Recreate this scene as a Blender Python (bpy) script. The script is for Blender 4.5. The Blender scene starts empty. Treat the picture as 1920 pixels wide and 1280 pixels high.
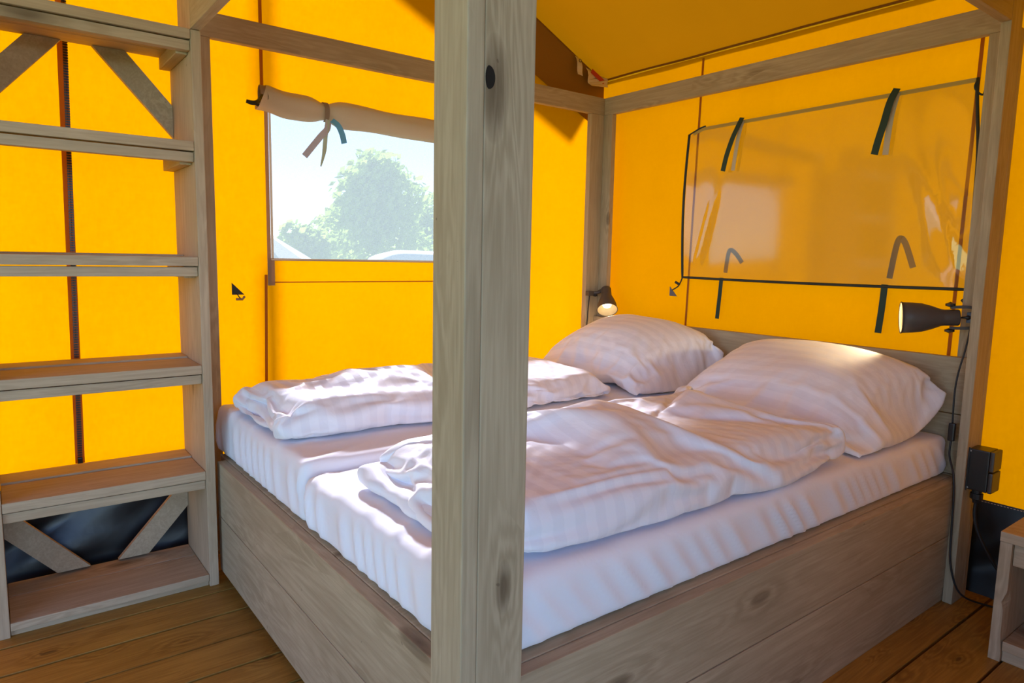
import bpy, bmesh, math, random
from mathutils import Vector, Matrix, noise

random.seed(7)
scene = bpy.context.scene
col = scene.collection

# ------------------------------------------------------------------ camera
CAM = Vector((2.819, -0.570, 1.193))
YAW, PITCH, ROLL, FPX = 0.9161, -0.1222, 0.0201, 1280.85
_d = Vector((-math.sin(YAW) * math.cos(PITCH), math.cos(YAW) * math.cos(PITCH), math.sin(PITCH)))
_r = Vector((math.cos(YAW), math.sin(YAW), 0))
_u = _r.cross(_d)
r2 = _r * math.cos(ROLL) + _u * math.sin(ROLL)
u2 = -_r * math.sin(ROLL) + _u * math.cos(ROLL)
cam_data = bpy.data.cameras.new('camera')
cam = bpy.data.objects.new('camera', cam_data)
col.objects.link(cam)
m = Matrix((r2, u2, -_d)).transposed().to_4x4()
m.translation = CAM
cam.matrix_world = m
cam_data.sensor_width = 36.0
cam_data.lens = 36.0 * FPX / 1920.0
cam_data.clip_start = 0.05
cam_data.clip_end = 500
scene.camera = cam

# ------------------------------------------------------------------ light and exposure
scene.view_settings.view_transform = 'Standard'
scene.view_settings.look = 'None'
scene.view_settings.gamma = 1.0
scene.view_settings.use_curve_mapping = False
scene.view_settings.exposure = 0.38

SUN_FROM = Vector((-1.0, 0.43, 0.63)).normalized()
world = bpy.data.worlds.new('world')
scene.world = world
world.use_nodes = True
wn = world.node_tree
wn.nodes.clear()
w_out = wn.nodes.new('ShaderNodeOutputWorld')
w_bg = wn.nodes.new('ShaderNodeBackground')
w_sky = wn.nodes.new('ShaderNodeTexSky')
w_sky.sky_type = 'NISHITA'
w_sky.sun_disc = False
w_sky.sun_elevation = math.asin(SUN_FROM.z)
w_sky.sun_rotation = math.atan2(SUN_FROM.x, SUN_FROM.y)
w_sky.altitude = 2500.0
w_sky.air_density = 1.0
w_sky.dust_density = 0.2
w_sky.ozone_density = 1.6
w_wb = wn.nodes.new('ShaderNodeMix')          # white balance of the whole sky
w_wb.data_type = 'RGBA'; w_wb.blend_type = 'MULTIPLY'
w_wb.inputs[0].default_value = 1.0
w_wb.inputs[7].default_value = (0.84, 0.92, 1.06, 1.0)
wn.links.new(w_sky.outputs[0], w_wb.inputs[6])
wn.links.new(w_wb.outputs[2], w_bg.inputs[0])
wn.links.new(w_bg.outputs[0], w_out.inputs[0])
w_bg.inputs[1].default_value = 0.60

sun_data = bpy.data.lights.new('sun', 'SUN')
sun_data.energy = 46.0
sun_data.color = (0.68, 0.85, 1.0)
sun_data.angle = math.radians(4.0)
sun = bpy.data.objects.new('sun', sun_data)
col.objects.link(sun)
sun.rotation_euler = SUN_FROM.to_track_quat('Z', 'Y').to_euler()

cy = scene.cycles
cy.use_denoising = True
cy.max_bounces = 10
cy.diffuse_bounces = 6
cy.transmission_bounces = 6
cy.transparent_max_bounces = 16
cy.sample_clamp_indirect = 8.0
cy.caustics_reflective = False
cy.caustics_refractive = False

# ------------------------------------------------------------------ helpers
def link(o, parent=None):
    col.objects.link(o)
    if parent is not None:
        o.parent = parent
    return o

def tag(o, label=None, cat=None, group=None, kind=None):
    if label: o['label'] = label
    if cat: o['category'] = cat
    if group: o['group'] = group
    if kind: o['kind'] = kind
    return o

def empty(name, loc, label=None, cat=None, group=None, kind=None):
    o = bpy.data.objects.new(name, None)
    o.empty_display_size = 0.1
    col.objects.link(o)
    o.location = loc
    return tag(o, label, cat, group, kind)

def origin(o):
    """world position of an unrotated chain of parents"""
    p = Vector((0, 0, 0))
    while o is not None:
        p += o.location
        o = o.parent
    return p

def obj(name, bm, mat, parent=None, smooth=False, base=None):
    """bm in world coordinates; becomes one mesh object with its origin at base"""
    me = bpy.data.meshes.new(name)
    b = Vector(base) if base is not None else Vector((0, 0, 0))
    bmesh.ops.translate(bm, vec=-b, verts=bm.verts)
    bm.normal_update()
    bm.to_mesh(me)
    bm.free()
    if smooth:
        for p in me.polygons:
            p.use_smooth = True
    me.materials.append(mat)
    o = bpy.data.objects.new(name, me)
    link(o, parent)
    o.location = b - (origin(parent) if parent else Vector((0, 0, 0)))
    return o

def plank(name, lo, hi, mat, parent=None, bevel=0.0025):
    """box plank; its local X runs along its length so the grain follows it"""
    lo, hi = Vector(lo), Vector(hi)
    dims = hi - lo
    ax = max(range(3), key=lambda i: dims[i])
    if ax == 0:
        rot = Matrix.Identity(3); ld = dims.copy()
    elif ax == 1:
        rot = Matrix.Rotation(math.pi / 2, 3, 'Z'); ld = Vector((dims.y, dims.x, dims.z))
    else:
        rot = Matrix.Rotation(-math.pi / 2, 3, 'Y'); ld = Vector((dims.z, dims.y, dims.x))
    bm = bmesh.new()
    bmesh.ops.create_cube(bm, size=1.0)
    bmesh.ops.scale(bm, vec=ld, verts=bm.verts)
    if bevel:
        bmesh.ops.bevel(bm, geom=list(bm.edges), offset=min(bevel, min(ld) * 0.3), segments=2, profile=0.6, affect='EDGES')
    me = bpy.data.meshes.new(name)
    bm.to_mesh(me); bm.free()
    me.materials.append(mat)
    o = bpy.data.objects.new(name, me)
    link(o, parent)
    # parents are unrotated, or planks themselves: work with matrices
    world_m = Matrix.Translation((lo + hi) / 2) @ rot.to_4x4()
    place(o, world_m, parent)
    return o

WM = {}
def wmat(o):
    if o is None: return Matrix.Identity(4)
    return WM.get(o.name, Matrix.Translation(origin(o)))
def place(o, world_m, parent):
    WM[o.name] = world_m
    o.matrix_basis = wmat(parent).inverted() @ world_m if parent else world_m

def sub(name, bm, mat, parent, smooth=False):
    """mesh given in world coordinates under any parent (also a rotated plank)"""
    me = bpy.data.meshes.new(name)
    bm.normal_update()
    bm.to_mesh(me); bm.free()
    if smooth:
        for p in me.polygons: p.use_smooth = True
    me.materials.append(mat)
    o = bpy.data.objects.new(name, me)
    link(o, parent)
    c = sum((v.co for v in me.vertices), Vector()) / max(1, len(me.vertices))
    me.transform(Matrix.Translation(-c))
    place(o, Matrix.Translation(c), parent)
    return o

def box_bm(lo, hi, bevel=0.0, bm=None):
    own = bm is None
    b2 = bmesh.new()
    lo, hi = Vector(lo), Vector(hi)
    bmesh.ops.create_cube(b2, size=1.0)
    bmesh.ops.scale(b2, vec=hi - lo, verts=b2.verts)
    bmesh.ops.translate(b2, vec=(lo + hi) / 2, verts=b2.verts)
    if bevel:
        bmesh.ops.bevel(b2, geom=list(b2.edges), offset=bevel, segments=2, profile=0.6, affect='EDGES')
    if own: return b2
    tmp = bpy.data.meshes.new('tmp'); b2.to_mesh(tmp); b2.free(); bm.from_mesh(tmp); bpy.data.meshes.remove(tmp)
    return bm

def tube(pts, r, n=10, bm=None, closed=False, caps=True):
    bm = bm or bmesh.new()
    pts = [Vector(p) for p in pts]
    rad = r if callable(r) else (lambda t: r)
    rings = []
    N = len(pts)
    ref = None
    for i, p in enumerate(pts):
        a = pts[(i - 1) % N] if (i > 0 or closed) else pts[i]
        b = pts[(i + 1) % N] if (i < N - 1 or closed) else pts[i]
        t = (b - a).normalized()
        if ref is None:
            ref = Vector((0, 0, 1)) if abs(t.z) < 0.9 else Vector((1, 0, 0))
        x = ref - t * ref.dot(t)
        x.normalize()
        ref = x
        y = t.cross(x)
        R = rad(i / max(1, N - 1))
        rings.append([bm.verts.new(p + (x * math.cos(2 * math.pi * k / n) + y * math.sin(2 * math.pi * k / n)) * R) for k in range(n)])
    for i in range(N if closed else N - 1):
        A, B = rings[i], rings[(i + 1) % N]
        for k in range(n):
            bm.faces.new((A[k], A[(k + 1) % n], B[(k + 1) % n], B[k]))
    if caps and not closed:
        bm.faces.new(list(reversed(rings[0]))); bm.faces.new(rings[-1])
    return bm

def lathe(profile, axis_pt, axis_dir, n=28, bm=None, close=False):
    """profile: list of (distance along axis, radius)"""
    bm = bm or bmesh.new()
    d = Vector(axis_dir).normalized()
    ref = Vector((0, 0, 1)) if abs(d.z) < 0.9 else Vector((1, 0, 0))
    x = (ref - d * ref.dot(d)).normalized(); y = d.cross(x)
    rings = []
    for s, R in profile:
        c = Vector(axis_pt) + d * s
        if R < 1e-6:
            rings.append([bm.verts.new(c)])
        else:
            rings.append([bm.verts.new(c + (x * math.cos(2 * math.pi * k / n) + y * math.sin(2 * math.pi * k / n)) * R) for k in range(n)])
    for A, B in zip(rings, rings[1:]):
        if len(A) == 1 and len(B) == 1: continue
        for k in range(n):
            k2 = (k + 1) % n
            if len(A) == 1: bm.faces.new((A[0], B[k2], B[k]))
            elif len(B) == 1: bm.faces.new((A[k], A[k2], B[0]))
            else: bm.faces.new((A[k], A[k2], B[k2], B[k]))
    bmesh.ops.recalc_face_normals(bm, faces=bm.faces)
    return bm

def ribbon(pts, width_dir, w, thick=0.0012, bm=None):
    """flat strap: path points, width direction (vector or function of t), width"""
    bm = bm or bmesh.new()
    pts = [Vector(p) for p in pts]
    N = len(pts); prev = None
    if thick == 0:
        for i, p in enumerate(pts):
            t = (pts[min(i + 1, N - 1)] - pts[max(i - 1, 0)]).normalized()
            wd = Vector(width_dir); wd = (wd - t * wd.dot(t)).normalized()
            vs = [bm.verts.new(p + wd * w / 2), bm.verts.new(p - wd * w / 2)]
            if prev: bm.faces.new((prev[0], prev[1], vs[1], vs[0]))
            prev = vs
        return bm
    for i, p in enumerate(pts):
        t = (pts[min(i + 1, N - 1)] - pts[max(i - 1, 0)]).normalized()
        wd = Vector(width_dir(i / (N - 1)) if callable(width_dir) else width_dir)
        wd = (wd - t * wd.dot(t)).normalized()
        nn = t.cross(wd)
        W = w(i / (N - 1)) if callable(w) else w
        q = [p + wd * W / 2 + nn * thick / 2, p - wd * W / 2 + nn * thick / 2, p - wd * W / 2 - nn * thick / 2, p + wd * W / 2 - nn * thick / 2]
        vs = [bm.verts.new(c) for c in q]
        if prev:
            for k in range(4):
                bm.faces.new((prev[k], prev[(k + 1) % 4], vs[(k + 1) % 4], vs[k]))
        else:
            bm.faces.new(vs)
        prev = vs
    bm.faces.new(list(reversed(prev)))
    bmesh.ops.recalc_face_normals(bm, faces=bm.faces)
    return bm

def smoothpath(pts, n=8):
    """Catmull-Rom through points"""
    P = [Vector(p) for p in pts]
    out = []
    for i in range(len(P) - 1):
        a = P[max(i - 1, 0)]; b = P[i]; c = P[i + 1]; d = P[min(i + 2, len(P) - 1)]
        for k in range(n):
            t = k / n
            out.append(0.5 * ((2 * b) + (c - a) * t + (2 * a - 5 * b + 4 * c - d) * t * t + (3 * b - a - 3 * c + d) * t ** 3))
    out.append(P[-1])
    return out

def nz(x, y=0.0, z=0.0):
    return noise.noise(Vector((x, y, z)))
def fbm(x, y, z=0.0, o=3):
    s = 0; a = 1.0; f = 1.0
    for _ in range(o):
        s += a * nz(x * f, y * f, z * f + 3.1); a *= 0.5; f *= 2.03
    return s
def sst(a, b, x):
    t = min(1.0, max(0.0, (x - a) / (b - a))); return t * t * (3 - 2 * t)

# ------------------------------------------------------------------ materials
class NT:
    def __init__(self, name):
        self.mat = bpy.data.materials.new(name)
        self.mat.use_nodes = True
        self.t = self.mat.node_tree
        self.t.nodes.clear()
        self.out = self.n('ShaderNodeOutputMaterial')
    def n(self, kind, **kw):
        nd = self.t.nodes.new(kind)
        for k, v in kw.items(): setattr(nd, k, v)
        return nd
    def l(self, a, b): self.t.links.new(a, b)
    def math(self, op, a, b=None, c=None, clamp=False):
        nd = self.n('ShaderNodeMath', operation=op); nd.use_clamp = clamp
        for i, v in enumerate((a, b, c)):
            if v is None: continue
            if isinstance(v, (int, float)): nd.inputs[i].default_value = v
            else: self.l(v, nd.inputs[i])
        return nd.outputs[0]
    def mix(self, f, a, b, blend='MIX'):
        nd = self.n('ShaderNodeMix', data_type='RGBA', blend_type=blend)
        for s, v in ((nd.inputs[0], f), (nd.inputs[6], a), (nd.inputs[7], b)):
            if isinstance(v, (int, float)): s.default_value = v
            elif isinstance(v, tuple): s.default_value = (*v, 1.0) if len(v) == 3 else v
            else: self.l(v, s)
        return nd.outputs[2]
    def ramp(self, f, stops):
        nd = self.n('ShaderNodeValToRGB')
        e = nd.color_ramp.elements
        while len(e) < len(stops): e.new(0.5)
        for el, (p, c) in zip(e, stops):
            el.position = p; el.color = (*c, 1.0) if len(c) == 3 else c
        self.l(f, nd.inputs[0])
        return nd.outputs[0]
    def noise(self, vec, scale, detail=4, rough=0.55, dist=0.0):
        nd = self.n('ShaderNodeTexNoise')
        nd.inputs['Scale'].default_value = scale; nd.inputs['Detail'].default_value = detail
        nd.inputs['Roughness'].default_value = rough; nd.inputs['Distortion'].default_value = dist
        if vec is not None: self.l(vec, nd.inputs['Vector'])
        return nd.outputs[0]
    def mapping(self, vec, scale=(1, 1, 1), loc=(0, 0, 0)):
        nd = self.n('ShaderNodeMapping')
        nd.inputs['Scale'].default_value = scale; nd.inputs['Location'].default_value = loc
        self.l(vec, nd.inputs['Vector'])
        return nd.outputs[0]
    def bump(self, h, strength=0.3, dist=0.01):
        nd = self.n('ShaderNodeBump'); nd.inputs['Strength'].default_value = strength; nd.inputs['Distance'].default_value = dist
        self.l(h, nd.inputs['Height'])
        return nd.outputs[0]
    def principled(self, color, rough=0.6, normal=None, spec=0.3, metal=0.0):
        nd = self.n('ShaderNodeBsdfPrincipled')
        for s, v in ((nd.inputs['Base Color'], color), (nd.inputs['Roughness'], rough)):
            if isinstance(v, (int, float)): s.default_value = v
            elif isinstance(v, tuple): s.default_value = (*v, 1.0)
            else: self.l(v, s)
        nd.inputs['Specular IOR Level'].default_value = spec
        nd.inputs['Metallic'].default_value = metal
        if normal is not None: self.l(normal, nd.inputs['Normal'])
        return nd
    def done(self, shader):
        self.l(shader if not hasattr(shader, 'outputs') else shader.outputs[0], self.out.inputs[0]); return self.mat

def wood(name, light, mid, dark, knot, rough=0.62, grain=1.0, knots=1.0, kscale=(2.6, 7.5, 7.5)):
    k = NT(name)
    tc = k.n('ShaderNodeTexCoord').outputs['Object']
    oi = k.n('ShaderNodeObjectInfo')
    off = k.n('ShaderNodeCombineXYZ')
    k.l(k.math('MULTIPLY', oi.outputs['Random'], 37.0), off.inputs[0])
    k.l(k.math('MULTIPLY', oi.outputs['Random'], 91.7), off.inputs[1])
    k.l(k.math('MULTIPLY', oi.outputs['Random'], 53.3), off.inputs[2])
    add = k.n('ShaderNodeVectorMath', operation='ADD'); k.l(tc, add.inputs[0]); k.l(off.outputs[0], add.inputs[1])
    v = add.outputs[0]
    # knots: sparse stretched cells
    vor = k.n('ShaderNodeTexVoronoi'); vor.inputs['Scale'].default_value = 1.0; vor.inputs['Randomness'].default_value = 1.0
    k.l(k.mapping(v, kscale), vor.inputs['Vector'])
    d = vor.outputs['Distance']
    sep = k.n('ShaderNodeSeparateColor'); k.l(vor.outputs['Color'], sep.inputs[0])
    gate = k.math('GREATER_THAN', sep.outputs[0], 0.35)
    size = k.math('MULTIPLY_ADD', sep.outputs[1], 0.12, 0.10)
    kf = k.math('SUBTRACT', 1.0, k.math('DIVIDE', d, size), clamp=True)
    kf = k.math('MULTIPLY', k.math('POWER', kf, 0.6), gate)
    halo = k.math('MULTIPLY', k.math('POWER', k.math('SUBTRACT', 1.0, k.math('DIVIDE', d, k.math('MULTIPLY', size, 4.0)), clamp=True), 1.6), gate)
    # rings and long grain
    gv = k.mapping(v, (0.9, 9.0, 9.0))
    n1 = k.noise(gv, 1.6, 5, 0.55, 0.6)
    ph = k.math('MULTIPLY_ADD', n1, 46.0, k.math('MULTIPLY', halo, 20.0))
    rings = k.math('MULTIPLY_ADD', k.math('SINE', ph), 0.5, 0.5)
    fine = k.noise(k.mapping(v, (4.0, 150.0, 150.0)), 1.0, 3, 0.6)
    blotch = k.noise(k.mapping(v, (1.5, 5.0, 5.0)), 1.3, 4, 0.6, 0.3)
    c = k.ramp(blotch, [(0.28, mid), (0.72, light)])
    gfac = k.math('MULTIPLY', k.math('MULTIPLY', rings, k.math('MULTIPLY_ADD', halo, 0.5, 0.22)), grain)
    c = k.mix(gfac, c, dark)
    c = k.mix(k.math('MULTIPLY', k.math('SUBTRACT', fine, 0.42, clamp=True), 1.1 * grain), c, dark)
    c = k.mix(k.math('MULTIPLY', kf, 0.85 * knots, clamp=True), c, knot)
    # small dark nail heads and scratches
    n3 = k.noise(k.mapping(v, (30, 34, 34)), 1.0, 2, 0.5)
    spots = k.math('GREATER_THAN', n3, 0.78)
    c = k.mix(k.math('MULTIPLY', spots, 0.5), c, knot)
    h = k.math('ADD', k.math('MULTIPLY', fine, 0.6), k.math('MULTIPLY', rings, 0.25))
    p = k.principled(c, rough, k.bump(h, 0.22, 0.002), 0.25)
    return k.done(p)

M = {}
M['wood'] = wood('greywashed_wood', (0.47, 0.385, 0.255), (0.365, 0.29, 0.185), (0.225, 0.17, 0.095), (0.09, 0.06, 0.035))
M['shelf_wood'] = wood('shelf_wood', (0.54, 0.42, 0.28), (0.43, 0.33, 0.215), (0.29, 0.21, 0.125), (0.12, 0.08, 0.045))
M['floor_wood'] = wood('oiled_pine_floor', (0.45, 0.265, 0.055), (0.35, 0.19, 0.035), (0.19, 0.09, 0.016), (0.05, 0.025, 0.012), rough=0.42, grain=1.5, kscale=(5.0, 11.0, 0.0))

def canvas(name, trans, diff, tf, mott=0.16, scale=260.0, rough_bump=0.15):
    k = NT(name)
    tc = k.n('ShaderNodeTexCoord').outputs['Object']
    a = k.noise(k.mapping(tc, (0.35, 0.35, 1.0)), scale, 2, 0.6)
    b = k.noise(k.mapping(tc, (1.0, 1.0, 0.3)), scale, 2, 0.6)
    big = k.noise(tc, 3.5, 4, 0.6)
    w = k.math('ADD', k.math('MULTIPLY', k.math('ADD', a, b), 0.5), k.math('MULTIPLY', k.math('SUBTRACT', big, 0.5), 0.35))
    f = k.math('MULTIPLY', k.math('SUBTRACT', w, 0.5), 4.0 * mott)
    dark = tuple(x * 0.72 for x in trans)
    ct = k.mix(k.math('ADD', 0.35, f, clamp=True), trans, dark)
    tr = k.n('ShaderNodeBsdfTranslucent'); k.l(ct, tr.inputs[0])
    df = k.n('ShaderNodeBsdfDiffuse'); df.inputs[0].default_value = (*diff, 1)
    bp = k.bump(w, rough_bump, 0.002)
    k.l(bp, tr.inputs['Normal']); k.l(bp, df.inputs['Normal'])
    mx = k.n('ShaderNodeMixShader'); mx.inputs[0].default_value = tf
    k.l(df.outputs[0], mx.inputs[1]); k.l(tr.outputs[0], mx.inputs[2])
    return k.done(mx)

M['canvas'] = canvas('yellow_canvas', (0.98, 0.30, 0.0), (0.45, 0.19, 0.0), 0.108, mott=0.40, scale=110.0)
M['canvas_seam'] = canvas('canvas_seam', (0.60, 0.20, 0.01), (0.26, 0.13, 0.03), 0.30)
M['olive_hem'] = canvas('olive_hem', (0.70, 0.40, 0.05), (0.42, 0.33, 0.10), 0.10)
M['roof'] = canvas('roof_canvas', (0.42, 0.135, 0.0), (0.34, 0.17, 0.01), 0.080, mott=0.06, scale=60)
M['gable'] = canvas('gable_shade_canvas', (0.30, 0.10, 0.0), (0.28, 0.15, 0.03), 0.09, mott=0.06)  # dark brown carries the roof overhang's shade on the gable
M['rolled'] = canvas('beige_flap', (0.85, 0.62, 0.34), (0.60, 0.54, 0.40), 0.22, mott=0.05)

def simple(name, color, rough=0.5, spec=0.3, metal=0.0, bump=None):
    k = NT(name)
    nrm = None
    c = color
    tc = k.n('ShaderNodeTexCoord').outputs['Object']
    nn = k.noise(tc, 40.0, 3)
    c = k.mix(k.math('MULTIPLY', nn, 0.35), color, tuple(x * 0.75 for x in color))
    if bump:
        nrm = k.bump(k.noise(tc, bump[0], 3), bump[1], 0.002)
    return k.done(k.principled(c, rough, nrm, spec, metal))

M['black_plastic'] = simple('black_plastic', (0.018, 0.017, 0.016), 0.35, 0.5)
M['lid_plastic'] = simple('brown_grey_plastic', (0.06, 0.05, 0.045), 0.4, 0.5)
M['lamp_metal'] = simple('dark_grey_lamp_metal', (0.075, 0.065, 0.06), 0.5, 0.4)
M['clamp_metal'] = simple('blue_grey_clamp', (0.10, 0.12, 0.17), 0.45, 0.4)
M['steel'] = simple('dull_steel', (0.35, 0.34, 0.33), 0.4, 0.5, 0.8)
M['cord'] = simple('black_cord', (0.02, 0.02, 0.02), 0.5, 0.4)
M['skirt'] = simple('black_groundsheet', (0.012, 0.014, 0.015), 0.36, 0.5, bump=(18, 0.5))
M['strap_green'] = simple('dark_green_webbing', (0.035, 0.060, 0.045), 0.8, 0.2, bump=(400, 0.3))
M['strap_grey'] = simple('grey_webbing', (0.50, 0.50, 0.56), 0.8, 0.2, bump=(400, 0.3))
M['strap_pale'] = simple('pale_green_webbing', (0.45, 0.52, 0.38), 0.8, 0.2)
M['strap_blue'] = simple('blue_webbing', (0.14, 0.42, 0.68), 0.8, 0.2)
M['piping'] = simple('dark_green_piping', (0.025, 0.035, 0.032), 0.6, 0.3)
M['tape'] = canvas('brown_binding_tape', (0.50, 0.34, 0.20), (0.34, 0.27, 0.20), 0.30, mott=0.05)
M['label'] = simple('white_label', (0.62, 0.55, 0.48), 0.7)
M['label_red'] = simple('red_print', (0.45, 0.05, 0.03), 0.7)
M['shade_inner'] = simple('lamp_inner', (0.55, 0.45, 0.28), 0.5)
M['print_black'] = simple('black_print', (0.03, 0.03, 0.03), 0.7)
M['knot'] = simple('knot_hole', (0.012, 0.010, 0.008), 0.9)

def linen(name, stripes=False, freq=34.0):
    k = NT(name)
    uv = k.n('ShaderNodeUVMap'); uv.uv_map = 'UVMap'
    tc = k.n('ShaderNodeTexCoord').outputs['Object']
    weave = k.noise(tc, 900.0, 1)
    wr = k.noise(k.mapping(tc, (9, 9, 14)), 1.0, 4, 0.55, 0.8)
    h = k.math('ADD', wr, k.math('MULTIPLY', weave, 0.03))
    base = (0.83, 0.85, 0.91)
    c = base; rough = 0.75
    if stripes:
        sep = k.n('ShaderNodeSeparateXYZ'); k.l(uv.outputs[0], sep.inputs[0])
        s = k.math('SINE', k.math('MULTIPLY', sep.outputs[1], 2 * math.pi * freq))
        f = k.math('MULTIPLY_ADD', s, 6.0, 0.5, clamp=True)
        c = k.mix(f, (0.84, 0.86, 0.92), (0.795, 0.815, 0.88))
        rough = k.math('MULTIPLY_ADD', f, 0.35, 0.42)
    p = k.principled(c, rough, k.bump(h, 0.35, 0.006), 0.3)
    p.inputs['Sheen Weight'].default_value = 0.15
    return k.done(p)
M['sheet'] = linen('white_sheet')
M['satin'] = linen('white_striped_satin', True, 21.0)

def emission(name, color, strength):
    k = NT(name); e = k.n('ShaderNodeEmission'); e.inputs[0].default_value = (*color, 1); e.inputs[1].default_value = strength
    return k.done(e)
M['bulb'] = emission('lit_bulb', (1.0, 0.80, 0.50), 2.6)

def mesh_pane():
    k = NT('insect_mesh')
    tc = k.n('ShaderNodeTexCoord').outputs['Object']
    a = k.noise(k.mapping(tc, (1, 60, 700)), 1.0, 2); b = k.noise(k.mapping(tc, (1, 700, 60)), 1.0, 2)
    w = k.math('MULTIPLY', k.math('ADD', a, b), 0.5)
    tp = k.n('ShaderNodeBsdfTransparent')
    tp.inputs[0].default_value = (0.140, 0.120, 0.124, 1)
    tl = k.n('ShaderNodeBsdfTranslucent'); tl.inputs[0].default_value = (0.84, 0.80, 0.74, 1)
    mx = k.n('ShaderNodeMixShader')
    k.l(k.math('MULTIPLY_ADD', k.math('SUBTRACT', w, 0.5), 0.05, 0.052, clamp=True), mx.inputs[0])
    k.l(tp.outputs[0], mx.inputs[1]); k.l(tl.outputs[0], mx.inputs[2])
    return k.done(mx)
M['mesh'] = mesh_pane()

def pvc():
    k = NT('clear_pvc_sheet')
    tc = k.n('ShaderNodeTexCoord').outputs['Object']
    tp = k.n('ShaderNodeBsdfTransparent'); tp.inputs[0].default_value = (0.93, 0.92, 0.84, 1)
    df = k.n('ShaderNodeBsdfDiffuse'); df.inputs[0].default_value = (0.52, 0.45, 0.34, 1)
    m1 = k.n('ShaderNodeMixShader'); m1.inputs[0].default_value = 0.07
    k.l(tp.outputs[0], m1.inputs[1]); k.l(df.outputs[0], m1.inputs[2])
    gl = k.n('ShaderNodeBsdfGlossy'); gl.inputs['Roughness'].default_value = 0.09; gl.inputs[0].default_value = (0.95, 0.93, 0.9, 1)
    bp = k.bump(k.noise(tc, 4.0, 3), 0.05, 0.01); k.l(bp, gl.inputs['Normal'])
    lw = k.n('ShaderNodeFresnel'); lw.inputs[0].default_value = 1.5
    m2 = k.n('ShaderNodeMixShader'); k.l(k.math('MULTIPLY_ADD', lw.outputs[0], 2.4, 0.02, clamp=True), m2.inputs[0])
    k.l(m1.outputs[0], m2.inputs[1]); k.l(gl.outputs[0], m2.inputs[2])
    return k.done(m2)
M['pvc'] = pvc()

def foliage(name, a, b):
    k = NT(name)
    oi = k.n('ShaderNodeTexCoord').outputs['Object']
    n1 = k.noise(oi, 1.3, 3)
    c = k.mix(n1, a, b)
    df = k.n('ShaderNodeBsdfDiffuse'); k.l(c, df.inputs[0])
    tl = k.n('ShaderNodeBsdfTranslucent'); k.l(c, tl.inputs[0])
    mx = k.n('ShaderNodeMixShader'); mx.inputs[0].default_value = 0.5
    k.l(df.outputs[0], mx.inputs[1]); k.l(tl.outputs[0], mx.inputs[2])
    return k.done(mx)
M['leaves'] = foliage('tree_leaves', (0.28, 0.46, 0.06), (0.56, 0.60, 0.12))
M['bark'] = simple('bark', (0.12, 0.09, 0.06), 0.9)
M['grass'] = simple('grass_ground', (0.17, 0.22, 0.09), 0.95, bump=(30, 0.5))
M['gravel'] = simple('pale_gravel', (0.62, 0.60, 0.55), 0.9)
M['tent_cloth'] = simple('beige_tent_cloth', (0.72, 0.62, 0.48), 0.9)
M['tarp'] = simple('white_tarpaulin', (0.85, 0.85, 0.84), 0.7)

# ------------------------------------------------------------------ dimensions
XW, YW = -0.12, 2.31            # canvas walls behind and beside the bed
XR, YF = 3.25, -2.4             # far side wall with doorway, and front wall
YRIDGE, ZEAVE, SLOPE = -0.45, 2.20, 0.478
def zroof(y):
    return ZEAVE + (YW - y) * SLOPE if y >= YRIDGE else ZEAVE + (YW - YRIDGE) * SLOPE - (YRIDGE - y) * SLOPE
T, W = 0.031, 0.094
XO, YO = 1.957, 2.210
ZB, ZT = 1.978, 2.069

# ------------------------------------------------------------------ floor
floor = empty('floor', (0, 0, 0), kind='structure')
sub('subfloor', box_bm((-0.14, -2.45, -0.10), (3.9, 2.36, -0.032)), M['knot'], floor)
x = 0.385 - 4 * 0.164 + 0.0
i = 0
while x < 3.85:
    plank('floor_board', (x + 0.0042, -2.4, -0.030), (x + 0.164 - 0.0042, 2.34, 0.0 - 0.0006 * (i % 3)), M['floor_wood'], floor, 0.0012) if x > -0.15 else None
    x += 0.164; i += 1

# ------------------------------------------------------------------ canvas walls
def wall_grid(axis, const, coords, zs, hole=None, top=None, wave=0.004, sign=1.0):
    """canvas sheet on a plane; coords along the wall, zs heights, hole=(c0,c1,z0,z1) left open, top(c) = height at the roof"""
    bm = bmesh.new()
    vs = {}
    zmax = zs[-1]
    for i, c in enumerate(coords):
        for j, z in enumerate(zs):
            zz = z
            if top is not None and z > 2.05:
                zz = 2.05 + (z - 2.05) / (zmax - 2.05) * (top(c) - 2.05)
            off = wave * (fbm(c * 1.3 + 5 * const, zz * 0.9, const, 2) + 0.35 * math.sin(c * 9 + zz))
            p = (const + sign * off, c, zz) if axis == 'x' else (c, const + sign * off, zz)
            vs[i, j] = bm.verts.new(p)
    for i in range(len(coords) - 1):
        for j in range(len(zs) - 1):
            cm = (coords[i] + coords[i + 1]) / 2; zm = (zs[j] + zs[j + 1]) / 2
            if hole and any(h[0] < cm < h[1] and h[2] < zm < h[3] for h in hole): continue
            bm.faces.new((vs[i, j], vs[i + 1, j], vs[i + 1, j + 1], vs[i, j + 1]))
    loose = [v for v in bm.verts if not v.link_faces]
    bmesh.ops.delete(bm, geom=loose, context='VERTS')
    return bm
def frange(a, b, n): return [a + (b - a) * i / n for i in range(n + 1)]

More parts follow.
